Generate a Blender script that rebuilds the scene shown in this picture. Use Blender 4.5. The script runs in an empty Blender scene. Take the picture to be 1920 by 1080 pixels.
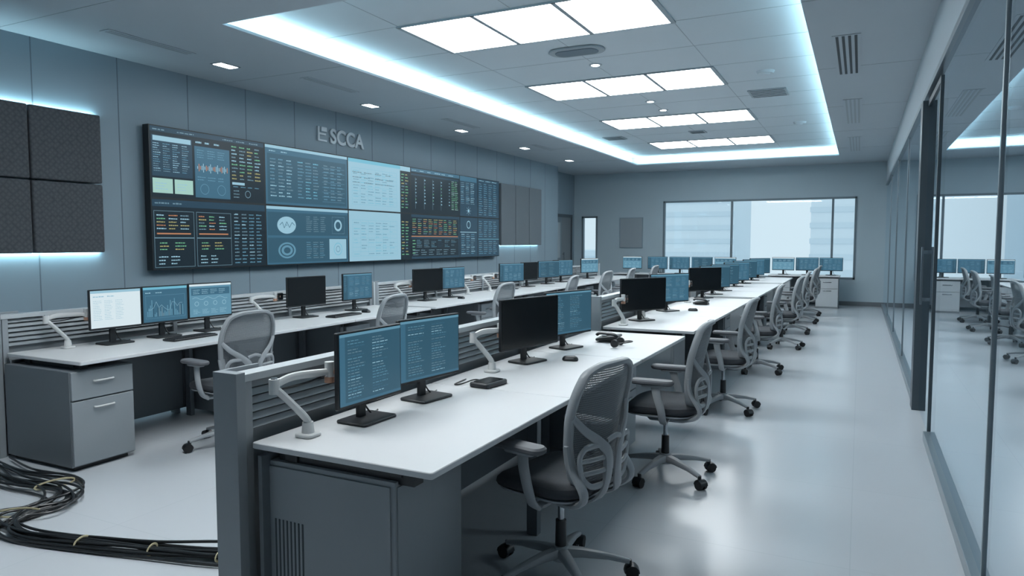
import bpy, math, random
from mathutils import Vector, Matrix
D=bpy.data
SC=bpy.context.scene
def s2l(c): return c/12.92 if c<=0.04045 else ((c+0.055)/1.055)**2.4
def rgb(r,g,b): return (s2l(r/255),s2l(g/255),s2l(b/255),1)

# ------------------------------------------------------------------ materials
def mat(name,col,rough=.5,metal=0,var=.06,scale=6,bump=0,bscale=60,spec=.5,emit=None,es=0):
    m=D.materials.new(name); m.use_nodes=True
    nt=m.node_tree; N=nt.nodes; L=nt.links
    p=N['Principled BSDF']
    p.inputs['Roughness'].default_value=rough
    p.inputs['Metallic'].default_value=metal
    p.inputs['Specular IOR Level'].default_value=spec
    tc=N.new('ShaderNodeTexCoord')
    if var>0:
        nz=N.new('ShaderNodeTexNoise'); nz.inputs['Scale'].default_value=scale; nz.inputs['Detail'].default_value=3
        L.new(tc.outputs['Object'],nz.inputs['Vector'])
        mx=N.new('ShaderNodeMix'); mx.data_type='RGBA'
        mx.inputs['A'].default_value=tuple(c*(1-var) for c in col[:3])+(1,)
        mx.inputs['B'].default_value=tuple(min(1,c*(1+var)) for c in col[:3])+(1,)
        L.new(nz.outputs['Fac'],mx.inputs['Factor']); L.new(mx.outputs['Result'],p.inputs['Base Color'])
    else: p.inputs['Base Color'].default_value=col
    if bump>0:
        n2=N.new('ShaderNodeTexNoise'); n2.inputs['Scale'].default_value=bscale
        L.new(tc.outputs['Object'],n2.inputs['Vector'])
        b=N.new('ShaderNodeBump'); b.inputs['Strength'].default_value=bump; b.inputs['Distance'].default_value=.002
        L.new(n2.outputs['Fac'],b.inputs['Height']); L.new(b.outputs['Normal'],p.inputs['Normal'])
    if emit:
        p.inputs['Emission Color'].default_value=emit; p.inputs['Emission Strength'].default_value=es
    return m
def emat(name,col,es=1.0):
    m=mat(name,(.01,.012,.015,1),.3,0,0,emit=col,es=es,spec=.3)
    m.cycles.emission_sampling='NONE'
    return m

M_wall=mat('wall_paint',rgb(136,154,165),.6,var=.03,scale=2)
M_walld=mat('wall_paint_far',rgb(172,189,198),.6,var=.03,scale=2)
M_ceil=mat('ceiling_paint',rgb(178,188,195),.75,var=.02,scale=2)
M_ceil2=mat('ceiling_tile',rgb(194,203,209),.8,var=.02,scale=3)
M_cove=mat('cove_paint',rgb(225,235,240),.8,var=0)
M_seam=mat('seam_dark',rgb(104,118,128),.7,var=0)
M_tile=mat('ceiling_seam',rgb(156,166,173),.7,var=0)
M_black=mat('black_plastic',rgb(32,36,40),.4,var=.05)
M_blackg=mat('black_gloss',rgb(18,22,25),.2,var=0)
M_rub=mat('rubber_black',rgb(32,33,36),.6,var=.05)
M_desk=mat('desk_laminate',rgb(206,208,210),.4,var=.02,scale=4)
M_gray=mat('cabinet_grey',rgb(136,143,148),.45,var=.03,scale=3)
M_grayd=mat('cabinet_dark_grey',rgb(104,111,117),.5,var=.03,scale=3)
M_grayl=mat('divider_light_grey',rgb(178,184,188),.45,var=.03,scale=3)
M_slat=mat('slat_grey',rgb(146,153,158),.4,var=.03)
M_frame=mat('chair_frame_grey',rgb(152,157,161),.4,var=.03)
M_seat=mat('seat_fabric',rgb(62,65,70),.9,var=.12,scale=60,bump=.5,bscale=400)
M_pad=mat('arm_pad',rgb(98,101,106),.6,var=.05)
M_chrome=mat('chrome',rgb(170,175,180),.2,1,var=0)
M_alu=mat('aluminium',rgb(140,148,154),.35,.8,var=0)
M_arm=mat('arm_white',rgb(206,208,208),.35,var=.02)
M_copper=mat('copper_joint',rgb(200,155,132),.35,.3,var=0)
M_glassframe=mat('dark_frame',rgb(60,71,79),.4,var=.03)
M_track=mat('track_metal',rgb(124,136,144),.35,.5,var=0)
M_cab=mat('cable_black',rgb(28,31,34),.35,var=0)
M_tie=mat('tie_gold',rgb(200,190,155),.5,var=0)
M_letter=mat('sign_letter',rgb(186,197,204),.4,.1,var=0)
M_vent=mat('vent_dark',rgb(52,62,68),.6,var=0)
M_ventl=mat('vent_grey',rgb(148,158,165),.5,var=0)
M_door=mat('door_grey',rgb(104,118,127),.5,var=.03)
M_bld=mat('building_pale',rgb(228,236,241),.9,var=.03,scale=.2)  # outdoor haze is put into this pale colour
M_bld2=mat('building_band',rgb(216,227,234),.9,var=.03,scale=.2)  # bands and ground softened by haze in their colour too
M_sill=mat('window_frame_grey',rgb(108,124,133),.5,var=0)

def floor_mat():
    m=mat('floor_polished',rgb(186,192,198),.25,var=0); nt=m.node_tree; N=nt.nodes; L=nt.links; p=N['Principled BSDF']
    tc=[n for n in N if n.type=='TEX_COORD'][0]
    br=N.new('ShaderNodeTexBrick'); br.inputs['Scale'].default_value=1
    br.inputs['Brick Width'].default_value=1.2; br.inputs['Row Height'].default_value=1.2; br.offset=0
    br.inputs['Mortar Size'].default_value=.003; br.inputs['Mortar Smooth'].default_value=.3
    br.inputs['Color1'].default_value=rgb(186,191,196); br.inputs['Color2'].default_value=rgb(185,190,195)
    br.inputs['Mortar'].default_value=rgb(178,184,189)
    L.new(tc.outputs['Object'],br.inputs['Vector'])
    L.new(br.outputs['Color'],p.inputs['Base Color'])
    return m
M_floor=floor_mat()

def acoustic_mat():
    m=mat('acoustic_felt',rgb(62,66,71),.95,var=0); nt=m.node_tree; N=nt.nodes; L=nt.links; p=N['Principled BSDF']
    tc=[n for n in N if n.type=='TEX_COORD'][0]
    mp=N.new('ShaderNodeMapping'); mp.inputs['Rotation'].default_value=(math.radians(45),0,0); mp.inputs['Location'].default_value=(.013,0,0)
    L.new(tc.outputs['Object'],mp.inputs['Vector'])
    ch=N.new('ShaderNodeTexVoronoi'); ch.inputs['Scale'].default_value=26; ch.feature='F1'; ch.distance='CHEBYCHEV'; ch.inputs['Randomness'].default_value=.35
    L.new(mp.outputs['Vector'],ch.inputs['Vector'])
    cr=N.new('ShaderNodeValToRGB'); cr.color_ramp.elements[0].color=rgb(92,96,101); cr.color_ramp.elements[1].color=rgb(72,76,81); cr.color_ramp.elements[1].position=.6
    L.new(ch.outputs['Distance'],cr.inputs['Fac']); L.new(cr.outputs['Color'],p.inputs['Base Color'])
    b=N.new('ShaderNodeBump'); b.inputs['Strength'].default_value=.4; b.inputs['Distance'].default_value=.004; b.invert=True
    L.new(ch.outputs['Distance'],b.inputs['Height']); L.new(b.outputs['Normal'],p.inputs['Normal'])
    return m
M_ac=acoustic_mat()
M_acl=mat('acoustic_grey',rgb(108,117,124),.9,var=.06,scale=40)

def mesh_fabric():
    m=D.materials.new('mesh_fabric'); m.use_nodes=True; nt=m.node_tree; N=nt.nodes; L=nt.links
    p=N['Principled BSDF']; p.inputs['Base Color'].default_value=rgb(112,118,123); p.inputs['Roughness'].default_value=.7
    out=N['Material Output']; tr=N.new('ShaderNodeBsdfTransparent'); mx=N.new('ShaderNodeMixShader')
    tc=N.new('ShaderNodeTexCoord'); w=N.new('ShaderNodeTexWave'); w.bands_direction='Z'; w.inputs['Scale'].default_value=32
    w2=N.new('ShaderNodeTexWave'); w2.bands_direction='X'; w2.inputs['Scale'].default_value=40
    L.new(tc.outputs['Object'],w.inputs['Vector']); L.new(tc.outputs['Object'],w2.inputs['Vector'])
    a=N.new('ShaderNodeMath'); a.operation='MAXIMUM'; L.new(w.outputs['Fac'],a.inputs[0]); L.new(w2.outputs['Fac'],a.inputs[1])
    r=N.new('ShaderNodeMapRange'); r.inputs['From Min'].default_value=.2; r.inputs['From Max'].default_value=.8
    r.inputs['To Min'].default_value=.5; r.inputs['To Max'].default_value=1
    L.new(a.outputs[0],r.inputs['Value']); L.new(r.outputs['Result'],mx.inputs['Fac'])
    L.new(tr.outputs[0],mx.inputs[1]); L.new(p.outputs[0],mx.inputs[2]); L.new(mx.outputs[0],out.inputs['Surface'])
    return m
M_mesh=mesh_fabric()
def glass_mat(name,tint,base,pw):
    m=D.materials.new(name); m.use_nodes=True; nt=m.node_tree; N=nt.nodes; L=nt.links
    N.remove(N['Principled BSDF']); out=N['Material Output']
    tr=N.new('ShaderNodeBsdfTransparent'); tr.inputs['Color'].default_value=tint
    gl=N.new('ShaderNodeBsdfGlossy'); gl.inputs['Roughness'].default_value=.01; gl.inputs['Color'].default_value=(.9,.96,1,1)
    lw=N.new('ShaderNodeLayerWeight'); lw.inputs['Blend'].default_value=.5
    po=N.new('ShaderNodeMath'); po.operation='POWER'; po.inputs[1].default_value=pw; L.new(lw.outputs['Facing'],po.inputs[0])
    ma=N.new('ShaderNodeMath'); ma.operation='MULTIPLY_ADD'; ma.inputs[1].default_value=1-base; ma.inputs[2].default_value=base
    L.new(po.outputs[0],ma.inputs[0]); mx=N.new('ShaderNodeMixShader'); L.new(ma.outputs[0],mx.inputs['Fac'])
    L.new(tr.outputs[0],mx.inputs[1]); L.new(gl.outputs[0],mx.inputs[2]); L.new(mx.outputs[0],out.inputs['Surface'])
    return m
M_glass=glass_mat('partition_glass',(.58,.69,.74,1),.22,2.0)
M_wglass=glass_mat('window_glass',(.95,.98,.99,1),.04,5)

E_panel=mat('light_diffuser',(.8,.8,.8,1),.6,0,0,emit=(.93,.98,1,1),es=14)
E_spot=mat('downlight_lens',(.8,.8,.8,1),.6,0,0,emit=(.92,.97,1,1),es=8)
S={}
for k,c,e in [('dark',(20,35,44),1),('navy',(34,62,80),1),('blue',(58,101,124),1),('mid',(94,142,165),1),('light',(148,190,208),1),
            ('white',(212,228,234),1),('green',(112,180,140),1),('mint',(160,200,190),1),('orange',(180,125,90),1),('yellow',(170,165,110),1),
            ('cyan',(110,180,203),1),('grey',(106,137,151),1),('teal',(48,85,104),1)]:
    S[k]=emat('screen_'+k,rgb(*c),e)

# ------------------------------------------------------------------ mesh builder
class MB:
    def __init__(s): s.v=[];s.f=[];s.m=[];s.mats=[]
    def mi(s,m):
        if m not in s.mats: s.mats.append(m)
        return s.mats.index(m)
    def add(s,vs,fs,m,X=None):
        o=len(s.v);k=s.mi(m)
        for p in vs:
            p=Vector(p); s.v.append(X@p if X is not None else p)
        for f in fs: s.f.append([o+i for i in f]); s.m.append(k)
    def box(s,a,b,m,X=None):
        x0,y0,z0=[min(a[i],b[i]) for i in range(3)]; x1,y1,z1=[max(a[i],b[i]) for i in range(3)]
        vs=[(x0,y0,z0),(x1,y0,z0),(x1,y1,z0),(x0,y1,z0),(x0,y0,z1),(x1,y0,z1),(x1,y1,z1),(x0,y1,z1)]
        s.add(vs,[(0,3,2,1),(4,5,6,7),(0,1,5,4),(1,2,6,5),(2,3,7,6),(3,0,4,7)],m,X)
    def loft(s,loops,m,caps=True,closed=False,X=None):
        n=len(loops[0]); vs=[p for l in loops for p in l]; fs=[]
        K=len(loops)
        for i in range(K if closed else K-1):
            a=i*n;b=((i+1)%K)*n
            for j in range(n):
                j2=(j+1)%n; fs.append((a+j,a+j2,b+j2,b+j))
        if caps and not closed:
            fs.append(tuple(reversed(range(n)))); fs.append(tuple((K-1)*n+j for j in range(n)))
        s.add(vs,fs,m,X)
    def rbox(s,c,size,r,m,ch=.004,X=None,n=5,axis=2):
        w,d,h=size; loops=[]
        for z,i in [(0,ch),(ch,0),(h-ch,0),(h,ch)]:
            l=[]
            for (x,y) in rrect(w-2*i,d-2*i,max(r-i,.0005),n):
                p=[x,y,z-h/2]
                if axis==0: p=[p[2],p[0],p[1]]
                elif axis==1: p=[p[1],p[2],p[0]]
                l.append((c[0]+p[0],c[1]+p[1],c[2]+p[2]))
            loops.append(l)
        s.loft(loops,m,X=X)
    def cyl(s,p0,p1,r0,r1,m,n=16,X=None):
        p0=Vector(p0);p1=Vector(p1);t=(p1-p0).normalized()
        u=t.orthogonal().normalized();w=t.cross(u)
        loops=[[p+u*(r*math.cos(a))+w*(r*math.sin(a)) for a in [2*math.pi*k/n for k in range(n)]] for p,r in ((p0,r0),(p1,r1))]
        s.loft(loops,m,X=X)
    def sweep(s,pts,ra,rb,m,n=10,up=(0,0,1),closed=False,pw=1.0,X=None):
        pts=[Vector(p) for p in pts]; K=len(pts); up=Vector(up); loops=[]; prev=None
        for i,p in enumerate(pts):
            if closed: t=pts[(i+1)%K]-pts[i-1]
            else: t=pts[min(i+1,K-1)]-pts[max(i-1,0)]
            t.normalize(); sd=t.cross(up)
            if sd.length<.15: sd=prev.copy() if prev is not None else t.orthogonal()
            sd=(sd-t*sd.dot(t)).normalized()
            if prev is not None and sd.dot(prev)<0 and not closed: sd=-sd
            prev=sd; nr=sd.cross(t)
            A=ra[i] if isinstance(ra,(list,tuple)) else ra; B=rb[i] if isinstance(rb,(list,tuple)) else rb
            l=[]
            for k in range(n):
                a=2*math.pi*(k+.5)/n; c=math.cos(a);q=math.sin(a)
                c=math.copysign(abs(c)**pw,c);q=math.copysign(abs(q)**pw,q)
                l.append(p+sd*(A*c)+nr*(B*q))
            loops.append(l)
        s.loft(loops,m,closed=closed,X=X)
    def mesh(s,name,sharp=35):
        me=D.meshes.new(name); me.from_pydata([tuple(v) for v in s.v],[],s.f)
        for m in s.mats: me.materials.append(m)
        me.polygons.foreach_set('material_index',s.m)
        me.polygons.foreach_set('use_smooth',[True]*len(s.f))
        me.update(); me.set_sharp_from_angle(angle=math.radians(sharp)); return me
    def make(s,name,loc=(0,0,0),rz=0,bevel=0,parent=None):
        o=D.objects.new(name,s.mesh(name)); SC.collection.objects.link(o)
        o.location=loc;o.rotation_euler=(0,0,math.radians(rz))
        if bevel:
            b=o.modifiers.new('bevel','BEVEL');b.width=bevel;b.segments=2;b.limit_method='ANGLE';b.angle_limit=math.radians(50)
        if parent: o.parent=parent
        return o
def rrect(w,d,r,n=5):
    r=min(r,w/2,d/2);P=[]
    for cx,cy,a0 in ((w/2-r,d/2-r,0),(-w/2+r,d/2-r,90),(-w/2+r,-d/2+r,180),(w/2-r,-d/2+r,270)):
        for k in range(n):
            a=math.radians(a0+90*k/(n-1)); P.append((cx+r*math.cos(a),cy+r*math.sin(a)))
    return P
def cat(P,k=6,closed=False):
    P=[Vector(p) for p in P];n=len(P);o=[]
    for i in range(n if closed else n-1):
        if closed: a,b,c,d=P[i-1],P[i],P[(i+1)%n],P[(i+2)%n]
        else: a,b,c,d=P[max(i-1,0)],P[i],P[i+1],P[min(i+2,n-1)]
        for j in range(k):
            t=j/k; o.append(.5*((2*b)+(c-a)*t+(2*a-5*b+4*c-d)*t*t+(3*b-a-3*c+d)*t**3))
    if not closed:o.append(P[-1])
    return o

XL,XG,YB,YN,ZC=-6.8,.52,18.7,-1.6,3.40
# ------------------------------------------------------------------ room shell
b=MB(); b.box((-7.6,YN-.2,-.1),(6.2,YB+.2,0),M_floor); b.make('floor')
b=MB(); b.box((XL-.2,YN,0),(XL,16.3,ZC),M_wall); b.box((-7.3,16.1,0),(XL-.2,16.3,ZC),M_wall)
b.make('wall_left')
b=MB(); b.box((-7.5,16.1,0),(-7.3,YB,ZC),M_wall); b.make('wall_alcove')
b=MB()
wx0,wx1,wz0,wz1=-4.75,-.10,.63,2.61; nx0,nx1,nz0,nz1=-7.06,-6.60,.76,2.24
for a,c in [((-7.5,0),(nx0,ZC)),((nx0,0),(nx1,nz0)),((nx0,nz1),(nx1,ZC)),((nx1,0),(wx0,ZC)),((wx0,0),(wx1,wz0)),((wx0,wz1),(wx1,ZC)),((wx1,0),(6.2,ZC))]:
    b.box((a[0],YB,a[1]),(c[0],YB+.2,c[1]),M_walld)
b.make('wall_back')
b=MB(); b.box((-7.5,YN-.2,0),(6.2,YN,ZC),M_wall); b.make('wall_front')
b=MB(); b.box((6.0,YN,0),(6.2,YB,ZC),M_walld); b.make('wall_neighbouring_room')
rx0,rx1,ry0,ry1,ZR=-4.95,-.47,4.40,16.9,3.60; e=.17
b=MB()
t=.025
b.box((-7.5,YN,ZC),(rx0,YB,ZC+t),M_ceil); b.box((rx1,YN,ZC),(6.2,YB,ZC+t),M_ceil)
b.box((rx0,YN,ZC),(rx1,ry0,ZC+t),M_ceil); b.box((rx0,ry1,ZC),(rx1,YB,ZC+t),M_ceil)
b.make('ceiling')
b=MB()
b.box((rx0-e,ry0-e,ZR),(rx1+e,ry1+e,ZR+.05),M_ceil2)
b.box((rx0-e-.03,ry0-e,ZC+t),(rx0-e,ry1+e,ZR),M_cove); b.box((rx1+e,ry0-e,ZC+t),(rx1+e+.03,ry1+e,ZR),M_cove)
b.box((rx0-e,ry0-e-.03,ZC+t),(rx1+e,ry0-e,ZR),M_cove); b.box((rx0-e,ry1+e,ZC+t),(rx1+e,ry1+e+.03,ZR),M_cove)
b.make('ceiling_recess')
b=MB()
for x in (-4.03,-1.63,-2.83): 
    b.box((x-.003,ry0,ZR-.002),(x+.003,ry1,ZR),M_tile)
for y in [5.68-1.47,5.68,6.68,7.6,8.55,9.55,10.5,11.5,12.5,13.5,14.55,15.55,16.4]:
    b.box((rx0,y-.003,ZR-.002),(rx1,y+.003,ZR),M_tile)
for y in [1.2,3.6,6.0,8.4,10.8,13.2,15.6]:
    b.box((XL,y-.003,ZC-.002),(rx0,y+.003,ZC),M_tile); b.box((rx1,y-.003,ZC-.002),(XG,y+.003,ZC),M_tile)
b.make('trim_ceiling')
def area(name,loc,sx,sy,energy,col,rot=(0,0,0)):
    l=D.lights.new(name,'AREA');l.shape='RECTANGLE';l.size=sx;l.size_y=sy;l.energy=energy;l.color=col
    o=D.objects.new(name,l);SC.collection.objects.link(o);o.location=loc;o.rotation_euler=rot;return o
CY=(.56,.89,1.0)
ym=(ry0+ry1)/2; xm=(rx0+rx1)/2; q=4.3
area('cove_led_strip',(rx0-.07,ym,ZC+t+.01),.04,ry1-ry0,q*12.5,CY,(math.pi,0,0))
area('cove_led_strip',(rx1+.07,ym,ZC+t+.01),.04,ry1-ry0,q*12.5,CY,(math.pi,0,0))
area('cove_led_strip',(xm,ry0-.07,ZC+t+.01),rx1-rx0,.04,q*4.5,CY,(math.pi,0,0))
area('cove_led_strip',(xm,ry1+.07,ZC+t+.01),rx1-rx0,.04,q*4.5,CY,(math.pi,0,0))
for y0,zz in ((5.68,ZR),(8.57,ZR),(11.53,ZR),(14.55,ZR),(1.7,ZC)):  # flush row on the lower ceiling is unseen, added to brighten the near end
    b=MB()
    for k in range(3):
        x0=-4.03+.8*k
        b.box((x0+.022,y0+.01,zz-.012),(x0+.778,y0+1.0,zz-.004),E_panel)
    for k in range(4):
        x0=-4.03+.8*k
        b.box((x0-.022,y0-.012,zz-.016),(x0+.022,y0+1.02,zz-.001),M_ventl)
    b.box((-4.03,y0-.014,zz-.016),(-1.63,y0+.01,zz-.001),M_ventl); b.box((-4.03,y0+1.0,zz-.016),(-1.63,y0+1.022,zz-.001),M_ventl)
    b.make('ceiling_light_panel')
for y in (.5,2.97,5.42,7.87,10.32,12.8,15.2):  # two nearest are unseen, added along the same spacing for near-end light
    b=MB(); b.box((-6.14,y-.13,ZC-.006),(-5.98,y+.13,ZC+.0),M_ventl); b.box((-6.12,y-.11,ZC-.009),(-6.00,y+.11,ZC-.005),E_spot); b.make('recessed_downlight')
def diffuser(x,y0,y1,n,mt=M_vent,w=.025,g=.05):
    b=MB(); W=n*g+.03
    b.box((x-W/2,y0,ZC-.006),(x+W/2,y1,ZC-.0025),M_ceil)
    for k in range(n):
        xx=x-(n-1)*g/2+k*g; b.box((xx-w/2,y0+.03,ZC-.008),(xx+w/2,y1-.03,ZC-.004),mt)
    b.make('air_diffuser')
diffuser(-6.0,4.05,4.95,2,M_ventl); diffuser(-5.7,6.2,7.1,2,M_ventl); diffuser(-5.7,9.2,10.2,2,M_ventl); diffuser(-5.7,12.4,13.4,2,M_ventl)
diffuser(-.17,7.1,8.75,4,M_vent,.024,.052); diffuser(-.15,10.3,12.4,4,M_ventl); diffuser(-.15,14.0,16.2,4,M_ventl)
b=MB(); b.rbox((-2.8,7.22,ZR-.012),(.62,.34,.02),.16,M_ventl,.006,n=8); b.rbox((-2.8,7.22,ZR-.026),(.48,.22,.012),.1,M_seam,.004,n=8); b.make('ceiling_speaker')
def ceilvent(x,y,w,d):
    b=MB(); b.rbox((x,y,ZR-.008),(w,d,.014),.01,M_ventl,.003)
    for k in range(5): b.box((x-w/2+.03,y-d/2+.03+k*(d-.08)/4,ZR-.018),(x+w/2-.03,y-d/2+.05+k*(d-.08)/4,ZR-.014),M_vent)
    b.make('ceiling_vent')
ceilvent(-1.2,10.4,.5,.5); ceilvent(-4.45,13.6,.4,.4); ceilvent(-2.8,13.5,.3,.3)
for x,y in ((-2.83,7.9),(-2.83,10.3),(-2.83,11.05)):
    b=MB(); b.cyl((x,y,ZR-.008),(x,y,ZR),.07,.08,M_ventl); b.cyl((x,y,ZR-.012),(x,y,ZR-.008),.045,.05,E_spot); b.make('ceiling_spotlight')
for x,y in ((-1.09,9.1),(-1.0,13.2)):
    b=MB(); b.cyl((x,y,ZR-.03),(x,y,ZR),.09,.11,M_ceil2); b.cyl((x,y,ZR-.045),(x,y,ZR-.03),.04,.06,M_ceil2); b.make('smoke_detector')
b=MB()
y=-1.1
while y<16.2:
    b.box((XL,y-.005,.1),(XL+.002,y+.005,ZC),M_seam); y+=.83
b.make('trim_wall_seam')
b=MB(); b.box((XL,YN,0),(XL+.015,16.3,.1),M_grayd); b.make('baseboard_left')
b=MB(); b.box((-7.3,YB-.015,0),(XG,YB,.1),M_grayd); b.make('baseboard_back')

def window(name,x0,x1,z0,z1,mull):
    b=MB(); f=.045
    b.box((x0,YB-.02,z0),(x1,YB+.1,z0+f),M_sill); b.box((x0,YB-.02,z1-f),(x1,YB+.1,z1),M_sill)
    b.box((x0,YB-.02,z0),(x0+f,YB+.1,z1),M_sill); b.box((x1-f,YB-.02,z0),(x1,YB+.1,z1),M_sill)
    for x in mull: b.box((x-.025,YB,z0+f),(x+.025,YB+.08,z1-f),M_sill)
    b.box((x0+f,YB+.04,z0+f),(x1-f,YB+.045,z1-f),M_wglass)
    b.make(name)
window('window_1',wx0,wx1,wz0,wz1,(-2.98,-.62))
window('window_2',nx0,nx1,nz0,nz1,())
b=MB(); b.box((-120,YB+3,-14.5),(120,260,-14),M_bld2); b.make('city_ground')
b=MB()
for (x,y,w,d,h) in [(-16,60,9,8,1.2),(-29,75,14,10,.5),(-10.5,48,6,8,6.0),(2,70,12,10,1.2),(14,62,9,8,5),(-44,80,12,8,1.5),(27,70,12,8,2),(40,66,12,9,1),(-1,44,3.2,6,4.5)]:
    b.box((x-w/2,y,-14),(x+w/2,y+d,h),M_bld)
    z=-13
    while z<h-.5:
        b.box((x-w/2-.05,y-.06,z),(x+w/2+.05,y,z+.3),M_bld2); z+=.9
b.make('city_building')
b=MB(); dx=-7.298
b.box((dx,16.95,0),(dx+.05,17.03,2.26),M_glassframe); b.box((dx,18.37,0),(dx+.05,18.45,2.26),M_glassframe); b.box((dx,16.95,2.2),(dx+.05,18.45,2.28),M_glassframe)
b.box((dx+.005,17.03,0.01),(dx+.03,17.7,2.2),M_door); b.box((dx+.005,17.7,0.01),(dx+.03,18.37,2.2),M_grayd)
b.box((dx+.03,17.12,1.1),(dx+.034,17.6,2.05),M_ventl)
b.cyl((dx+.08,17.76,.95),(dx+.08,17.76,1.25),.012,.012,M_chrome); b.cyl((dx+.02,17.76,1.0),(dx+.08,17.76,1.0),.008,.008,M_chrome); b.cyl((dx+.02,17.76,1.2),(dx+.08,17.76,1.2),.008,.008,M_chrome)
b.make('door_1')
b=MB(); b.box((-5.95,YB-.03,1.36),(-5.3,YB-.002,2.19),M_wall); b.box((-5.93,YB-.035,1.38),(-5.32,YB-.03,2.17),M_ventl); b.make('notice_board',bevel=.004)

# ------------------------------------------------------------------ glass partition
ZH=2.90
b=MB(); b.box((XG-.02,YN,ZH),(XG+.14,YB,ZC),M_ceil); b.make('wall_glass_header')
b=MB()
b.box((XG-.03,YN,ZH-.05),(XG+.05,YB,ZH),M_track)
for y0,y1 in ((YN,6.26),(7.56,YB)): b.box((XG-.04,y0,0),(XG+.06,y1,.07),M_track)
for y in (.85,3.56,10.3,13.0,15.8): b.box((XG-.010,y-.010,.07),(XG+.020,y+.010,ZH-.05),M_track)
b.make('trim_glass_partition',bevel=.003)
b=MB()
b.box((XG-.055,7.34,0),(XG+.08,7.56,2.80),M_glassframe)
b.box((XG-.012,6.262,0),(XG+.04,6.30,2.80),M_glassframe)
b.box((XG-.012,6.30,2.75),(XG+.04,7.34,2.80),M_glassframe)
b.box((XG-.045,7.0,1.0),(XG-.03,7.03,1.5),M_chrome)
b.box((XG-.035,7.005,1.03),(XG,7.025,1.06),M_chrome);b.box((XG-.035,7.005,1.44),(XG,7.025,1.47),M_chrome)
b.add([(XG,6.30,.02),(XG,7.34,.02),(XG,7.34,2.75),(XG,6.30,2.75)],[(0,3,2,1)],M_glass)
b.make('door_2')
b=MB()
for a,c in ((YN,.84),(.87,3.55),(3.58,6.26),(7.56,10.28),(10.32,12.98),(13.02,15.78),(15.82,YB)):
    v=[(XG,a,.07),(XG,c,.07),(XG,c,ZH-.05),(XG,a,ZH-.05)]
    b.add(v,[(0,3,2,1)],M_glass)
b.make('glass_partition')

# ------------------------------------------------------------------ video wall
EPS=.0012
def quad(b,x,y0,y1,z0,z1,m): b.add([(x,y0,z0),(x,y1,z0),(x,y1,z1),(x,y0,z1)],[(0,1,2,3)],m)
class UI:
    def __init__(s,b,x,y0,z0,w,h,seed): s.b=b;s.x=x;s.y0=y0;s.z0=z0;s.w=w;s.h=h;s.r=random.Random(seed)
    def q(s,a,c,d,e_,m,l=1):
        quad(s.b,s.x+EPS*l,s.y0+a*s.w,s.y0+c*s.w,s.z0+d*s.h,s.z0+e_*s.h,S[m])
    def text(s,a,c,d,e_,rows,m,cols=1,l=3,fill=.8,mm=None,hh=.34):
        rh=(e_-d)/rows; cw=(c-a)/cols
        for i in range(rows):
            for j in range(cols):
                x=a+j*cw; end=a+j*cw+cw*fill*s.r.uniform(.55,1); y=d+(rows-1-i)*rh+rh*.3
                col=s.r.choice(mm) if mm else m
                while x<end-1e-4:
                    wl=min(s.r.uniform(.06,.2)*cw*.9+.003,end-x)
                    s.q(x,x+wl,y,y+rh*hh*s.r.uniform(.75,1.1),col,l); x+=wl+.035*cw
    def frame(s,a,c,d,e_,m,t=.004,l=2):
        ty=t*s.w/s.h
        s.q(a,c,d,d+ty,m,l);s.q(a,c,e_-ty,e_,m,l);s.q(a,a+t,d,e_,m,l);s.q(c-t,c,d,e_,m,l)
    def ring(s,cx,cy,r,m,n=28,th=.12,l=3,asp=1.0):
        vs=[];fs=[]
        for k in range(n):
            a=2*math.pi*k/n
            for rr in (r,r*(1-th)):
                vs.append((s.x+EPS*l,s.y0+cx*s.w+rr*s.h*asp*math.cos(a),s.z0+cy*s.h+rr*s.h*math.sin(a)))
        for k in range(n):
            k2=(k+1)%n; fs.append((2*k,2*k2,2*k2+1,2*k+1))
        s.b.add(vs,fs,S[m])
    def line(s,pts,m,t=.004,l=4):
        for (a,d),(c,e_) in zip(pts,pts[1:]):
            p=Vector((0,s.y0+a*s.w,s.z0+d*s.h));r_=Vector((0,s.y0+c*s.w,s.z0+e_*s.h));n=(r_-p).cross(Vector((1,0,0)))
            if n.length<1e-6: continue
            n=n.normalized()*t/2;o=Vector((s.x+EPS*l,0,0))
            s.b.add([p-n+o,r_-n+o,r_+n+o,p+n+o],[(0,1,2,3)],S[m])
VY0,VY1,VZ0,VZ1=4.95,12.88,1.24,2.77
b=MB(); xw=XL+.12
b.box((XL,VY0+.1,VZ0+.1),(XL+.03,VY1-.1,VZ1-.1),M_black)
b.box((XL+.03,VY0,VZ0),(xw,VY1,VZ1),M_black)
cw=(VY1-VY0)/5; rh=(VZ1-VZ0)/2
def P(c,r,seed): 
    g=.012
    return UI(b,xw,VY0+c*cw+g,VZ0+r*rh+g,cw-2*g,rh-2*g,seed)
u=P(0,1,1); u.q(0,1,0,1,'dark'); u.q(0,1,.93,1,'navy',2); u.text(.02,.4,.935,.985,1,'grey',2); u.text(.6,.98,.935,.985,1,'grey',3)
u.q(.01,.33,.30,.88,'navy',2); u.q(.02,.32,.80,.87,'light',3); u.text(.02,.32,.36,.78,13,'grey',4,mm=['grey','mid','light'])
u.q(.01,.165,.06,.27,'mint',3); u.q(.18,.33,.06,.27,'mint',3); u.text(.03,.15,.1,.22,3,'light',1,4); u.text(.20,.31,.1,.22,3,'light',1,4)
u.q(.35,.66,.03,.80,'blue',2); u.text(.36,.6,.82,.9,1,'light',3); u.text(.37,.64,.62,.76,4,'mid',3)
for k in range(22): hh=.02+.05*abs(math.sin(k*1.9))*abs(math.cos(k*.7)); u.q(.37+.0125*k,.376+.0125*k,.48-hh,.48+hh,'orange' if k%5 in(1,2) else 'light',3)
u.ring(.43,.16,.08,'mid',th=.1);u.ring(.58,.16,.08,'mid',th=.1); u.text(.37,.64,.28,.36,2,'mid',3)
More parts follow.
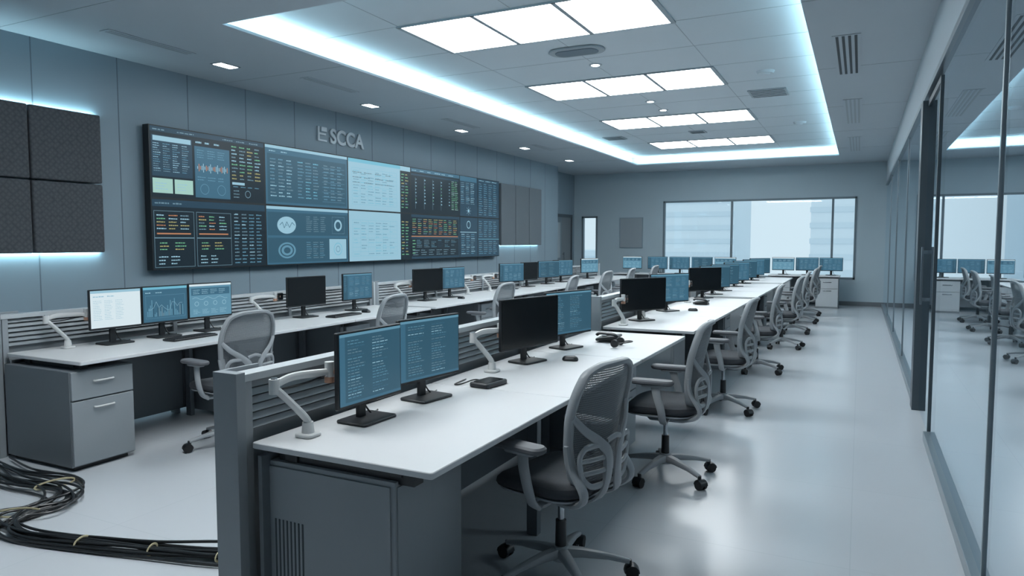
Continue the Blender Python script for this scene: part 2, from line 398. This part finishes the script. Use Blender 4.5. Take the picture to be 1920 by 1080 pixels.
u.text(.68,.98,.34,.90,10,'grey',4,mm=['green','yellow','grey','light']); u.q(.68,.80,.27,.31,'light',3); u.ring(.83,.13,.06,'grey',th=.2); u.text(.69,.78,.05,.2,3,'grey',1,5); u.text(.69,.97,.22,.26,1,'mid',4)
u=P(0,0,2); u.q(0,1,0,1,'dark'); u.q(0,1,.90,1,'navy',2); u.text(.02,.3,.92,.98,1,'grey',2)
for a,c in ((.01,.33),(.35,.66)):
    u.frame(a,c,.02,.84,'grey',.003); u.text(a+.02,c-.02,.56,.80,5,'white',3,mm=['yellow','orange','light','green','grey']); u.q(a+.02,c-.03,.50,.52,'orange',3)
    u.q(a,c,.44,.455,'grey',2); u.text(a+.04,c-.04,.26,.40,3,'green',2,mm=['green','green','yellow']); u.text(a+.03,c-.1,.05,.2,3,'light',2)
u.text(.69,.98,.03,.86,15,'grey',4,mm=['grey','mid','light','mid'])
u=P(1,1,3); u.q(0,1,0,1,'blue'); u.q(0,1,.95,1,'light',2); u.q(.02,.98,.04,.86,'teal',2)
u.text(.04,.3,.88,.93,1,'light',2); u.text(.05,.32,.12,.80,12,'light',3,mm=['light','grey','mid']); u.text(.36,.64,.12,.80,12,'light',3,mm=['mid','grey','mid','cyan']); u.text(.68,.95,.12,.80,12,'light',3,mm=['grey','mid'])
for k in range(8): u.q(.66,.96,.1+k*.09,.105+k*.09,'mid',3)
u=P(1,0,4); u.q(0,1,0,1,'blue'); u.q(0,1,.95,1,'light',2); u.q(.01,.99,.50,.90,'teal',2); u.q(.01,.99,.03,.46,'teal',2)
u.ring(.22,.68,.15,'light',th=.95,asp=1.5); u.line([(.14,.68),(.17,.73),(.19,.63),(.22,.74),(.25,.64),(.28,.73),(.31,.68)],'blue',.008,5)
u.text(.45,.72,.56,.86,8,'grey',3); u.ring(.86,.70,.11,'light',th=.35); u.frame(.78,.95,.54,.86,'light')
u.ring(.22,.24,.14,'mid',th=.2,asp=1.5); u.ring(.22,.24,.09,'mid',th=.4,asp=1.5); u.text(.45,.70,.08,.40,8,'grey',3,mm=['grey','mid']); u.q(.74,.97,.06,.44,'light',3); u.ring(.855,.25,.12,'cyan',th=.12,l=4); u.ring(.855,.25,.06,'mid',th=.2,l=5)
for r in (1,0):
    u=P(2,r,5+r); u.q(0,1,0,1,'light'); u.q(.82,1,0,1,'dark',2)
    if r: u.q(0,.82,.93,1,'cyan',2); u.q(.82,1,.90,1,'light',3)
    for k in range(9): u.q(.05,.76,.1+k*.09,.104+k*.09,'cyan',2)
    for k in range(7): u.q(.05+k*.118,.052+k*.118,.1,.82,'cyan',2)
    u.text(.07,.74,.12,.80,12,'cyan',6,mm=['cyan','mid','mid','light'],hh=.26)
    if r: u.text(.06,.74,.5,.80,3,'grey',4,hh=.2,l=4)
    u.text(.84,.98,.08,.86,12,'green',2,mm=['green','yellow','green','grey'])
u=P(3,1,8); u.q(0,1,0,1,'dark'); u.q(0,1,.92,1,'blue',2); u.text(.02,.9,.93,.98,1,'light',6); u.q(.0,.98,.84,.88,'navy',2)
for k in range(4): u.q(.08+k*.17,.084+k*.17,.1,.8,'grey',2)
for k in range(5): u.text(.08+k*.17,.115+k*.17,.2,.8,8,'green',1,mm=['green','light','grey'])
u.text(.82,.97,.12,.84,16,'green',2,mm=['green','green','mint'],fill=1)
u=P(3,0,9); u.q(0,1,0,1,'navy'); u.q(0,.98,.52,.94,'dark',2); u.text(.02,.96,.55,.92,8,'yellow',9,mm=['yellow','orange','green','grey']); u.q(.0,.96,.5,.52,'orange',3)
u.q(0,.98,.05,.46,'dark',2); u.text(.1,.95,.25,.44,5,'mid',6,mm=['mid','grey','navy']); u.text(.03,.95,.07,.22,3,'grey',6); u.text(.02,.1,.1,.45,5,'green',1)
u=P(4,1,10); u.q(0,1,0,1,'navy'); u.q(0,.4,.88,1,'blue',2); u.text(.02,.37,.3,.86,12,'light',3,mm=['light','grey','mid']); u.q(.42,.44,0,1,'dark',2); u.text(.46,.97,.04,.9,15,'grey',4,mm=['mid','grey','mid']); u.text(.46,.97,.93,.98,1,'light',3)
for k in range(8):
    a=k*math.pi/4; u.line([(.2,.14),(.2+.06*math.cos(a),.14+.11*math.sin(a))],'light',.005)
u.ring(.2,.14,.04,'light',th=.9)
u=P(4,0,11); u.q(0,1,0,1,'navy'); u.q(.42,.44,0,1,'dark',2); u.ring(.2,.82,.1,'light',th=.2)
u.text(.03,.38,.06,.6,10,'light',3,mm=['mid','grey','light']); u.q(.0,.4,.62,.635,'light',2); u.text(.46,.97,.5,.95,8,'light',4,mm=['mid','mid','grey']); u.text(.46,.97,.05,.42,7,'grey',4,mm=['mid','grey']); u.q(.44,1,.45,.46,'cyan',2)
b.make('video_wall_display')

root=D.objects.new('wall_sign',None);SC.collection.objects.link(root);root.location=(XL,7.6,2.94)
cu=D.curves.new('letters','FONT');cu.body='SCCA';cu.size=.285;cu.extrude=.012;cu.bevel_depth=.002;cu.space_character=1.04;cu.offset=.006
to=D.objects.new('letters',cu);SC.collection.objects.link(to);cu.materials.append(M_letter);to.parent=root
to.location=(.018,.27,0);to.rotation_euler=(math.pi/2,0,math.pi/2)
b=MB(); b.box((.0,.02,.0),(.03,.05,.2),M_letter); b.box((.0,.05,.09),(.03,.18,.115),M_letter); b.box((.0,.05,.0),(.03,.2,.025),M_letter); b.box((.0,.09,.14),(.03,.2,.2),M_letter); b.make('mark',parent=root)

for (ya,yb_) in ((2.44,3.10),(3.115,3.775),(3.79,4.45)):
    for (za,zb) in ((1.44,2.10),(2.115,2.775)):
        b=MB(); b.box((XL+.03,ya,za),(XL+.10,yb_,zb),M_ac); b.box((XL+.003,ya+.1,za+.1),(XL+.03,yb_-.1,zb-.1),M_black); b.make('acoustic_panel',bevel=.012)
for i in range(3):
    ya=13.05+i*.69; b=MB(); b.box((XL+.03,ya,1.46),(XL+.09,ya+.67,2.75),M_acl); b.box((XL+.003,ya+.1,1.56),(XL+.03,ya+.57,2.65),M_black); b.make('acoustic_panel',bevel=.01)
area('panel_led_strip',(XL+.02,3.45,2.76),.02,2.0,8,CY,(math.pi,math.radians(-25),0))
area('panel_led_strip',(XL+.02,3.45,1.455),.02,2.0,8,CY,(0,math.radians(25),0))
area('panel_led_strip',(XL+.02,14.07,1.47),.02,2.0,3,CY,(0,math.radians(25),0))

# ------------------------------------------------------------------ chair
def chair_mesh():
    b=MB()
    for k in range(5):
        a=math.radians(18+72*k); d=Vector((math.cos(a),math.sin(a),0))
        pts=[d*.02+Vector((0,0,.118)),d*.10+Vector((0,0,.116)),d*.22+Vector((0,0,.10)),d*.315+Vector((0,0,.078))]
        b.sweep(pts,[.030,.026,.020,.016],[.026,.021,.014,.011],M_frame,n=10,pw=.7)
        c=d*.315; tn=Vector((-d.y,d.x,0))
        b.cyl(c+Vector((0,0,.045)),c+Vector((0,0,.085)),.012,.012,M_black,10)
        c2=c+d*.012
        for sg in (-1,1):
            p=c2+tn*(sg*.017)+Vector((0,0,.03)); b.cyl(p-tn*.010,p+tn*.010,.030,.030,M_rub,16)
        b.sweep([c2+Vector((0,0,.03))+d*(.033*math.cos(t))+Vector((0,0,.033*math.sin(t))) for t in [math.pi*j/6 for j in range(7)]],.030,.004,M_black,n=8,up=(d.x,d.y,.01))
    b.cyl((0,0,.085),(0,0,.15),.046,.036,M_frame,20)
    b.cyl((0,0,.14),(0,0,.27),.027,.025,M_black,16); b.cyl((0,0,.26),(0,0,.40),.015,.015,M_chrome,12)
    b.rbox((0,-.02,.405),(.17,.26,.055),.04,M_grayd,.012)
    b.rbox((0,.0,.432),(.36,.34,.016),.06,M_frame,.005)
    b.cyl((.08,.04,.40),(.25,.06,.395),.006,.006,M_black,8); b.rbox((.27,.062,.395),(.05,.03,.01),.01,M_black,.002)
    loops=[]
    for z,i in [(0,.03),(.012,.008),(.03,0),(.05,.004),(.064,.02),(.071,.05),(.073,.10)]:
        l=[]
        for x,y in rrect(.50-2*i,.48-2*i,.13-i*.4,8):
            wf=-.028*max(0,(y-.10)/.14)**2+.012*max(0,(-y-.12)/.12)+.012*(abs(x)/.25)**2
            l.append((x,y+.01,.44+z+wf))
        loops.append(l)
    b.loft(loops,M_seat)
    loops=[]
    for z,i in [(0,.05),(.012,.012),(.02,.012)]:
        loops.append([(x,y+.01,.431+z) for x,y in rrect(.50-2*i,.46-2*i,.12-i*.4,8)])
    b.loft(loops,M_frame)
    for sg in (-1,1):
        pts=cat([(sg*.12,-.03,.415),(sg*.20,-.03,.405),(sg*.265,-.035,.43),(sg*.292,-.03,.50),(sg*.288,-.005,.58),(sg*.28,.01,.645)],5)
        n=len(pts); b.sweep(pts,[.028-.004*math.sin(math.pi*i/(n-1)) for i in range(n)],[.014]*n,M_frame,n=10,up=(sg*1,.0,.15),pw=.8)
        b.rbox((sg*.28,.02,.652),(.06,.15,.016),.02,M_frame,.004)
        b.rbox((sg*.28,.03,.673),(.09,.27,.030),.04,M_pad,.009,n=7)
    zs=[.50,.56,.66,.80,.92,.99,1.02]; ws=[.15,.185,.205,.225,.215,.185,.14]; ys=[-.205,-.20,-.195,-.21,-.24,-.262,-.272]
    def lerp(z,A):
        for i in range(len(zs)-1):
            if z<=zs[i+1]+1e-9:
                t=(z-zs[i])/(zs[i+1]-zs[i]); return A[i]+(A[i+1]-A[i])*t
        return A[-1]
    def sp(uu,z,off=0): w=lerp(z,ws); return Vector((uu*w,lerp(z,ys)-.05*(1-uu*uu)*(w/.22)+.02-off,z+(.012*(1-uu*uu) if z>1.0 else 0)-(.012*(1-uu*uu) if z<.51 else 0)))
    nu,nv=12,22; vs=[];fs=[]
    for j in range(nv+1):
        z=.50+.52*j/nv
        for i in range(nu+1): vs.append(sp(-1+2*i/nu,z))
    for j in range(nv):
        for i in range(nu):
            a=j*(nu+1)+i; fs.append((a,a+1,a+nu+2,a+nu+1))
    b.add(vs,fs,M_mesh)
    ol=[sp(1,z) for z in (.53,.58,.66,.74,.82,.90,.96,1.0)]+[sp(.75,1.02),sp(.35,1.02),sp(0,1.02),sp(-.35,1.02),sp(-.75,1.02)]+[sp(-1,z) for z in (1.0,.96,.90,.82,.74,.66,.58,.53)]+[sp(-.7,.50),sp(-.3,.50),sp(.3,.50),sp(.7,.50)]
    olp=cat(ol,3,True)
    b.sweep(olp,.015,.022,M_frame,n=8,up=(0,1,0),closed=True,pw=.8)
    for sg in (-1,1):
        pts=cat([sp(sg*1.0,.82,.015),sp(sg*.78,.76,.03),sp(sg*.45,.70,.045),sp(sg*.22,.64,.055),sp(sg*.24,.53,.05),(sg*.07,-.245,.455),(sg*.06,-.15,.415),(sg*.05,-.04,.405)],4)
        n=len(pts); b.sweep(pts,[.015+.013*min(1,i/(n*.5)) for i in range(n)],[.010]*n,M_frame,n=8,up=(0,1,.3),pw=.8)
        c1=[(.34,.515),(.60,.51),(.86,.515),(.98,.55),(1.0,.60),(.97,.65),(.84,.685),(.60,.69),(.36,.685),(.26,.65),(.25,.60),(.27,.55)]
        b.sweep(cat([sp(sg*a,z,.045 if a<.7 else .05) for a,z in c1],3,True),.013,.010,M_frame,n=8,up=(0,1,0),closed=True,pw=.8)
        for z in (.575,.63): b.sweep(cat([sp(sg*.26,z,.05),sp(sg*.6,z,.05),sp(sg*.98,z,.05)],4),.010,.008,M_frame,n=8,up=(0,1,0),pw=.8)
        pts=cat([sp(sg*1.0,.70,.0),sp(sg*1.03,.60,.015),(sg*.20,-.25,.50),(sg*.185,-.22,.445),(sg*.16,-.13,.42),(sg*.12,-.05,.42)],4)
        b.sweep(pts,.014,.026,M_frame,n=8,up=(1,0,.05),pw=.8)
    b.sweep(cat([sp(-.26,.70,.05),sp(0,.715,.055),sp(.26,.70,.05)],4),.012,.007,M_frame,n=8,up=(0,1,0))
    return b.mesh('office_chair',40)
cm=chair_mesh()
def chair(x,y,rz):
    o=D.objects.new('office_chair',cm);SC.collection.objects.link(o);o.location=(x,y,0);o.rotation_euler=(0,0,math.radians(rz));return o
for x,y,r in [(-1.20,2.93,78),(-1.12,4.55,92),(-1.10,6.62,88),(-1.08,8.75,93),(-1.0,10.9,86),(-1.02,12.7,92),(-.98,14.4,88),(-1.0,15.9,90)]: chair(x,y,r)
for x,y,r in [(-4.25,3.78,84),(-4.25,5.55,92),(-4.15,7.75,88),(-4.05,9.75,94),(-4.1,11.5,86),(-4.1,12.9,92),(-4.1,14.6,88)]: chair(x,y,r)

# ------------------------------------------------------------------ benches
def bench(x0,y0,y1,seg,first_cab,end='vent',name='workstation_desk'):
    b=MB(); n=max(1,round((y1-y0)/seg)); s=(y1-y0)/n; TD=.85; H=.75
    for k in range(n):
        b.rbox((x0+TD/2,y0+s*(k+.5),H-.0125),(TD,s-.004,.025),.012,M_desk,.003)
    for yy in (y0+.10,y1-.10): b.box((x0+.08,yy-.03,.66),(x0+TD-.12,yy+.03,H-.026),M_black)
    b.box((x0+.12,y0+.06,.675),(x0+.18,y1-.06,H-.026),M_black); b.box((x0+TD-.22,y0+.06,.69),(x0+TD-.17,y1-.06,H-.026),M_black)
    for k in range(1,n):
        yy=y0+s*k; b.box((x0+.10,yy-.02,.0),(x0+.16,yy+.02,.70),M_grayd); b.box((x0+TD-.24,yy-.025,.0),(x0+TD-.18,yy+.025,.70),M_grayd); b.box((x0+.1,yy-.02,.66),(x0+TD-.18,yy+.02,.70),M_grayd)
    for k in range(n): b.box((x0+.03,y0+s*k+.004,.06),(x0+.05,y0+s*(k+1)-.004,.70),M_grayd)
    xd=x0-.10
    b.box((xd,y0,.05),(xd+.03,y1,1.0),M_slat)
    b.box((xd-.01,y0-.01,.99),(xd+.075,y1,1.02),M_grayl)
    z=.785
    for k in range(6):
        b.add([(xd+.03,y0+.03,z),(xd+.03,y1-.01,z),(xd+.062,y1-.01,z+.006),(xd+.062,y0+.03,z+.006),(xd+.045,y0+.03,z+.030),(xd+.045,y1-.01,z+.030),(xd+.03,y0+.03,z+.030),(xd+.03,y1-.01,z+.030)],
              [(0,1,2,3),(3,2,5,4),(4,5,7,6),(0,3,4,6),(1,7,5,2)],M_slat); z+=.034
    for k in range(n+1):
        yy=min(max(y0+s*k,y0+.02),y1-.02); b.box((xd-.005,yy-.02,.0),(xd+.07,yy+.02,1.0),M_slat)
    b.box((x0-.13,y0-.065,0),(x0-.002,y0-.02,1.035),M_gray); b.box((x0-.13,y0-.02,0),(x0-.115,y0+.16,1.035),M_gray)
    b.box((x0-.13,y1+.0,0),(x0-.002,y1+.03,1.035),M_grayl)
    if end=='vent':
        X0,X1,Y0,Y1,T=x0+.0,x0+.66,y0+.05,y0+.52,.672
        b.box((X0,Y0,.04),(X1,Y1,T),M_gray); b.box((X0+.03,Y0+.03,0),(X1-.03,Y1-.03,.04),M_black)
        b.box((X0+.02,Y0-.006,.05),(X1-.02,Y0,T-.02),M_gray)
        for k in range(8): b.box((X0+.075+k*.02,Y0-.008,.12),(X0+.083+k*.02,Y0-.0055,.44),M_vent)
        b.box((X1,Y0+.01,.06),(X1+.004,Y0+.23,T-.02),M_gray)
    elif end=='drawer':
        X0,X1,Y0,Y1,T=x0+.03,x0+.77,y0-.03,y0+.42,.68
        b.box((X0,Y0,.03),(X1,Y1,T),M_grayd); b.box((X0+.03,Y0+.03,0),(X1-.03,Y1-.03,.03),M_black)
        b.box((X1,Y0+.005,.04),(X1+.018,Y1-.005,.475),M_gray); b.box((X1,Y0+.005,.485),(X1+.018,Y1-.005,.675),M_gray)
        ym_=(Y0+Y1)/2
        for z in (.42,.60):
            b.sweep(cat([(X1+.018,ym_-.07,z),(X1+.034,ym_-.06,z),(X1+.036,ym_,z),(X1+.034,ym_+.06,z),(X1+.018,ym_+.07,z)],4),.006,.006,M_arm,n=8)
    for k in range(1,n):
        if k%2==0 or end!='vent':
            yc=y0+s*k+.06; b.box((x0+.08,yc,.04),(x0+.66,yc+.40,.66),M_grayd)
            b.box((x0+.66,yc+.005,.05),(x0+.675,yc+.395,.45),M_gray); b.box((x0+.66,yc+.005,.46),(x0+.675,yc+.395,.655),M_gray)
            for z in (.40,.57): b.box((x0+.675,yc+.13,z),(x0+.69,yc+.27,z+.012),M_chrome)
    return b.make(name,bevel=.003)
RX=-2.15; LX=-5.45
bench(RX,2.0,5.92,1.3,True); bench(RX,6.25,10.15,1.3,True); bench(RX,10.5,14.0,1.2,True); bench(RX,14.25,16.5,1.15,True)
bench(LX,2.85,7.1,1.42,True,'drawer'); bench(LX,7.2,11.4,1.4,True,'none'); bench(LX,11.5,15.6,1.4,True,'none')

# ------------------------------------------------------------------ monitors
def monitor(x,y,yaw,w,h,zb,style,seed,z=.751):
    b=MB(); zc=zb+h/2
    b.rbox((-.03,0,.006),(.17,.23,.012),.02,M_black,.003)
    b.box((-.075,-.022,.012),(-.055,.022,zc+.03),M_black); b.box((-.06,-.05,zc-.05),(-.02,.05,zc+.05),M_black)
    b.rbox((-.012,0,zc),(w,h,.022),.008,M_black,.003,axis=0)
    b.rbox((-.028,0,zc-.01),(w*.6,h*.55,.022),.03,M_black,.008,axis=0)
    b.sweep(cat([(-.07,.01,zc-.06),(-.10,.03,zc-.13),(-.09,.05,.06),(-.07,.08,.008),(-.1,.16,.004)],5),.004,.004,M_cab,n=6)
    m=.009; W=w-2*m; H=h-2*m-.006; u=UI(b,-.0005,-w/2+m,zb+m+.006,W,H,seed); r=u.r
    if style=='off': quad(b,.0005,-w/2+m,w/2-m,zb+m+.006,zb+h-m,M_blackg)
    elif style=='white':
        u.q(0,1,0,1,'white'); u.q(0,1,.93,1,'light',2); u.text(.05,.6,.80,.88,1,'light',2,2); u.text(.05,.7,.2,.75,12,'light',3,2,hh=.25); u.q(.75,.97,.1,.85,'white',2)
    elif style=='blue':
        u.q(0,1,0,1,'blue'); u.q(0,1,.95,1,'mid',2); u.q(0,.14,0,.95,'teal',2); u.text(.02,.12,.3,.9,12,'mid',1,3,hh=.25)
        u.text(.2,.6,.55,.9,9,'grey',2,2,mm=['light','mid','grey','mid'],hh=.28); u.text(.65,.96,.55,.9,9,'mid',2,2,mm=['mid','grey'],hh=.28); u.text(.2,.95,.08,.48,10,'mid',4,2,mm=['mid','mid','grey','grey','light'],hh=.26)
    elif style=='code':
        u.q(0,1,0,1,'teal'); u.q(0,1,.96,1,'mid',2); u.q(0,.08,0,.96,'blue',2); u.text(.12,.9,.08,.92,20,'mid',2,2,fill=.7,mm=['mid','grey','mid','grey','light','blue'],hh=.24); u.q(.08,1,0,.04,'blue',2)
    elif style=='chart':
        u.q(0,1,0,1,'blue'); u.q(0,1,.93,1,'cyan',2); u.text(.05,.5,.80,.88,1,'light',2,2); u.frame(.05,.95,.1,.76,'mid',.005)
        for k in range(26): hh=r.uniform(.06,.5); u.q(.08+k*.032,.10+k*.032,.15,.15+hh,r.choice(['mid','grey','teal','mid']),3)
        u.line([(.1+.06*k,.3+r.uniform(0,.3)) for k in range(14)],'light',.002)
    elif style=='dash':
        u.q(0,1,0,1,'mid'); u.q(0,1,.94,1,'white',2); u.q(.04,.96,.66,.88,'blue',2); u.text(.08,.9,.69,.85,3,'light',4,3,hh=.3)
        for k in range(4): u.ring(.16+.22*k,.40,.07,'light',th=.2)
        u.text(.08,.92,.08,.24,4,'light',4,3,hh=.3); u.line([(.06+.06*k,.56+.04*math.sin(k*1.3)) for k in range(15)],'light',.003)
    return b.make('computer_monitor',(x,y,z),yaw)
monitor(-1.93,2.49,-2,.43,.33,.085,'code',1); monitor(-1.93,2.97,-8,.46,.32,.10,'code',2)
monitor(-1.93,4.18,-14,.60,.33,.10,'off',3); monitor(-1.93,4.86,-16,.56,.33,.10,'code',4)
monitor(-1.93,6.88,-32,.60,.33,.10,'off',5); monitor(-1.93,7.95,-32,.60,.33,.10,'blue',6)
for y,st,s_ in ((10.0,'off',7),(10.75,'code',8),(11.6,'code',9),(12.8,'blue',10),(13.8,'code',11),(15.0,'blue',12),(16.0,'code',13)): monitor(-1.93,y,-38,.58,.33,.10,st,s_)
LMX=-5.18
monitor(LMX,3.51,-4,.41,.31,.12,'white',20); monitor(LMX,3.945,-4,.41,.31,.12,'chart',21); monitor(LMX,4.40,-6,.43,.31,.12,'dash',22)
monitor(LMX,5.62,-6,.52,.31,.12,'off',23); monitor(LMX,6.45,-6,.47,.31,.12,'blue',24)
monitor(LMX,7.93,-10,.58,.31,.12,'off',25); monitor(LMX,8.56,-10,.52,.31,.12,'blue',26)
monitor(LMX,10.45,-20,.56,.31,.12,'blue',27); monitor(LMX,11.15,-10,.5,.31,.12,'off',28)
monitor(LMX,12.0,-20,.56,.31,.12,'code',29); monitor(LMX,12.7,-20,.56,.31,.12,'blue',30); monitor(LMX,14.2,-20,.56,.31,.12,'dash',31)

def arm(x,y,rz=0,s=1.0):
    b=MB()
    b.rbox((0,0,.008),(.085,.085,.016),.02,M_arm,.004); b.cyl((0,0,.016),(0,0,.06),.026,.022,M_arm,16)
    E=Vector((-.07,-.11,.215)); K=Vector((-.03,.17,.235))
    b.sweep(cat([(0,0,.045),(-.004,-.006,.075),(-.045,-.07,.165),E],4),.017,.014,M_arm,n=10,up=(0,1,.2))
    b.cyl(E+Vector((0,0,-.025)),E+Vector((0,0,.035)),.021,.021,M_arm,16); b.cyl(E+Vector((0,0,.035)),E+Vector((0,0,.04)),.014,.012,M_alu,12)
    b.sweep(cat([E+Vector((0,0,.01)),E+Vector((.01,.10,.03)),K],5),.013,.017,M_arm,n=10)
    b.sweep(cat([E+Vector((0,.02,-.012)),E+Vector((.015,.12,-.01)),K+Vector((0,-.03,-.01))],5),.004,.004,M_cab,n=6)
    b.cyl(K+Vector((0,0,-.04)),K+Vector((0,0,.045)),.020,.020,M_arm,16); b.cyl(K+Vector((0,0,-.045)),K+Vector((0,0,-.02)),.0215,.0215,M_copper,16)
    b.cyl(K,K+Vector((.03,.04,0)),.014,.014,M_copper,12); b.rbox(K+Vector((.03,.04,0)),(.07,.07,.012),.01,M_black,.002,axis=0)
    return b.make('monitor_arm',(x,y,.7505),rz)
arm(-2.01,2.17); arm(-2.0,3.76); arm(-2.0,6.42,8); arm(-2.0,7.1,0); arm(-2.0,9.2,0); arm(-2.0,12.1)
for y in (3.2,5.15,7.55,9.2,9.9): arm(-5.30,y)
def keyboard(x,y,rz):
    b=MB(); b.rbox((0,0,.009),(.14,.44,.016),.012,M_black,.004)
    for i in range(5):
        for j in range(15):
            b.box((-.058+i*.024,-.205+j*.0275,.017),(-.039+i*.024,-.182+j*.0275,.022),M_rub)
    b.make('keyboard',(x,y,.75),rz)
keyboard(-4.93,3.98,2); keyboard(-4.93,5.9,0)
def mouse(x,y,rz):
    b=MB(); loops=[]
    for z,i in [(0,.004),(.008,0),(.02,.003),(.029,.012),(.033,.024)]:
        loops.append([(px*1,py,z) for px,py in rrect(.11-2*i,.062-2*i,.028-i*.5 if i<.02 else .006,6)])
    b.loft(loops,M_black); b.box((.02,-.003,.028),(.035,.003,.034),M_rub); b.make('computer_mouse',(x,y,.7505),rz)
mouse(-1.72,4.35,10); mouse(-4.95,6.3,0); mouse(-4.95,8.4,0); mouse(-1.7,8.1,10)
def dock(x,y,rz):
    b=MB(); b.rbox((0,0,.014),(.13,.20,.026),.02,M_black,.005); b.rbox((0,0,.028),(.10,.16,.003),.015,M_blackg,.001)
    b.sweep(cat([(-.06,.02,.015),(-.10,.0,.02),(-.13,-.08,.006),(-.16,-.1,.005),(-.2,.05,.005)],6),.004,.004,M_cab,n=6)
    b.make('docking_station',(x,y,.75),rz)
dock(-1.83,3.40,-8)
def phone(x,y,rz):
    b=MB(); X=Matrix.Rotation(math.radians(-8),4,'Y')
    b.rbox((0,0,.03),(.18,.20,.02),.02,M_black,.005,X=X)
    b.sweep(cat([(-.08,-.085,.058),(-.05,-.09,.072),(.05,-.09,.066),(.085,-.085,.045)],5),.022,.012,M_black,n=10)
    b.box((-.06,-.02,.041),(-.02,.08,.046),M_ventl)
    b.box((-.07,-.07,0),(.08,.07,.025),M_black)
    b.make('desk_phone',(x,y,.7515),rz)
phone(-1.78,5.35,5); phone(-1.78,9.0,0); phone(-5.05,7.0,0)
def headset(x,y):
    b=MB(); b.sweep(cat([(0,-.07,.02),(.06,-.06,.03),(.10,0,.035),(.06,.06,.03),(0,.07,.02)],6),.008,.005,M_rub,n=8)
    for s_ in (-1,1): b.cyl((-.01,s_*.065,.022),(-.012,s_*.09,.022),.03,.028,M_rub,16)
    b.make('headset',(x,y,.76))
headset(-1.62,5.1)

def far_desk(x0,x1,y0,mons):
    b=MB(); b.rbox(((x0+x1)/2,y0+.35,.7375),(x1-x0,.7,.025),.01,M_desk,.003)
    b.box((x0+.02,y0+.05,.0),(x0+.5,y0+.62,.70),M_gray); b.box((x1-.5,y0+.05,.0),(x1-.02,y0+.62,.70),M_gray); b.box((x0+.5,y0+.5,.1),(x1-.5,y0+.53,.72),M_grayd)
    for xx in (x0+.02,x1-.5):
        b.box((xx+.01,y0+.035,.04),(xx+.47,y0+.05,.45),M_grayl); b.box((xx+.01,y0+.035,.46),(xx+.47,y0+.05,.69),M_grayl)
        for z in (.4,.6): b.box((xx+.15,y0+.02,z),(xx+.33,y0+.035,z+.012),M_chrome)
    b.make('back_desk',bevel=.003)
    for i,xx in enumerate(mons): monitor(xx,y0+.4,-90,.5,.31,.10,('dash','blue','blue','code')[i%4],60+i+int(x0*10))
far_desk(-5.6,-2.5,17.0,(-5.2,-4.55,-4.0,-3.45,-2.9))
far_desk(-1.95,-.4,17.6,(-1.65,-1.12,-.6))

# ------------------------------------------------------------------ cables
b=MB(); r=random.Random(11)
base=[(-5.25,2.62),(-4.85,2.56),(-4.50,2.60),(-4.25,2.54),(-4.15,2.38),(-4.20,2.22),(-4.10,2.10),(-3.85,2.06),(-3.50,2.14),(-3.10,2.24),(-2.75,2.36),(-2.42,2.48),(-2.27,2.62)]
spread=[.16,.14,.14,.14,.14,.14,.11,.07,.06,.05,.08,.09,.05]
for k in range(13):
    o1=r.uniform(-1,1);o2=r.uniform(-1,1); pts=[]
    for i,(x,y) in enumerate(base):
        s_=spread[i]; sw=math.sin(i*.9+k)*.35
        pts.append((x+(o1+sw)*s_*.8+r.uniform(-.012,.012),y+(o2*.9-sw)*s_+r.uniform(-.012,.012),.009+.012*(k%3)+r.uniform(0,.006)))
    b.sweep(cat(pts,7),.0075,.0075,M_cab,n=8)
for i in (2,5,8,9,10):
    x,y=base[i]; x2,y2=base[i+1]; t_=Vector((x2-x,y2-y,0)).normalized(); n_=Vector((-t_.y,t_.x,0)); c=Vector((x,y,.026))
    rr=spread[i]*.8
    b.sweep([c+n_*(rr*math.cos(a))+Vector((0,0,.024*math.sin(a))) for a in [2*math.pi*j/20 for j in range(20)]],.006,.003,M_tie,n=6,up=tuple(t_),closed=True)
b.make('cable_bundle')

# ------------------------------------------------------------------ neighbouring room behind glass
for (y0,y1) in ((3.0,6.9),(7.4,11.3),(11.8,15.7)):
    o=bench(2.6,y0,y1,1.3,True)
    for k in range(3):
        monitor(2.82,y0+.7+k*1.25,-10,.56,.32,.10,('blue','off','code')[k%3],80+k); chair(3.7,y0+.7+k*1.25,90)
for y in (5,13):
    b=MB(); b.box((2.5,y,ZC-.012),(4.5,y+.6,ZC-.002),E_panel); b.make('ceiling_light_panel')

w=D.worlds.new('sky');SC.world=w;w.use_nodes=True;N=w.node_tree.nodes;L=w.node_tree.links;bg=N['Background']
tc=N.new('ShaderNodeTexCoord');sx=N.new('ShaderNodeSeparateXYZ');cr=N.new('ShaderNodeValToRGB')
L.new(tc.outputs['Generated'],sx.inputs[0]);L.new(sx.outputs['Z'],cr.inputs['Fac']);L.new(cr.outputs['Color'],bg.inputs['Color'])
cr.color_ramp.elements[0].color=rgb(200,216,225);cr.color_ramp.elements[1].color=rgb(208,226,235);cr.color_ramp.elements[1].position=.3
bg.inputs['Strength'].default_value=1.3

cd=D.cameras.new('camera');co=D.objects.new('camera',cd);SC.collection.objects.link(co)
cd.sensor_width=36;cd.lens=36*1316/1920;cd.clip_start=.05;cd.clip_end=500
th=math.radians(26.36);ph=math.radians(3.826)
F=Vector((-math.sin(th)*math.cos(ph),math.cos(th)*math.cos(ph),-math.sin(ph)));R=Vector((math.cos(th),math.sin(th),0));U=R.cross(F)
m=Matrix((R,U,-F)).transposed().to_4x4();m.translation=Vector((0,0,1.55));co.matrix_world=m
SC.camera=co
SC.view_settings.view_transform='Standard'
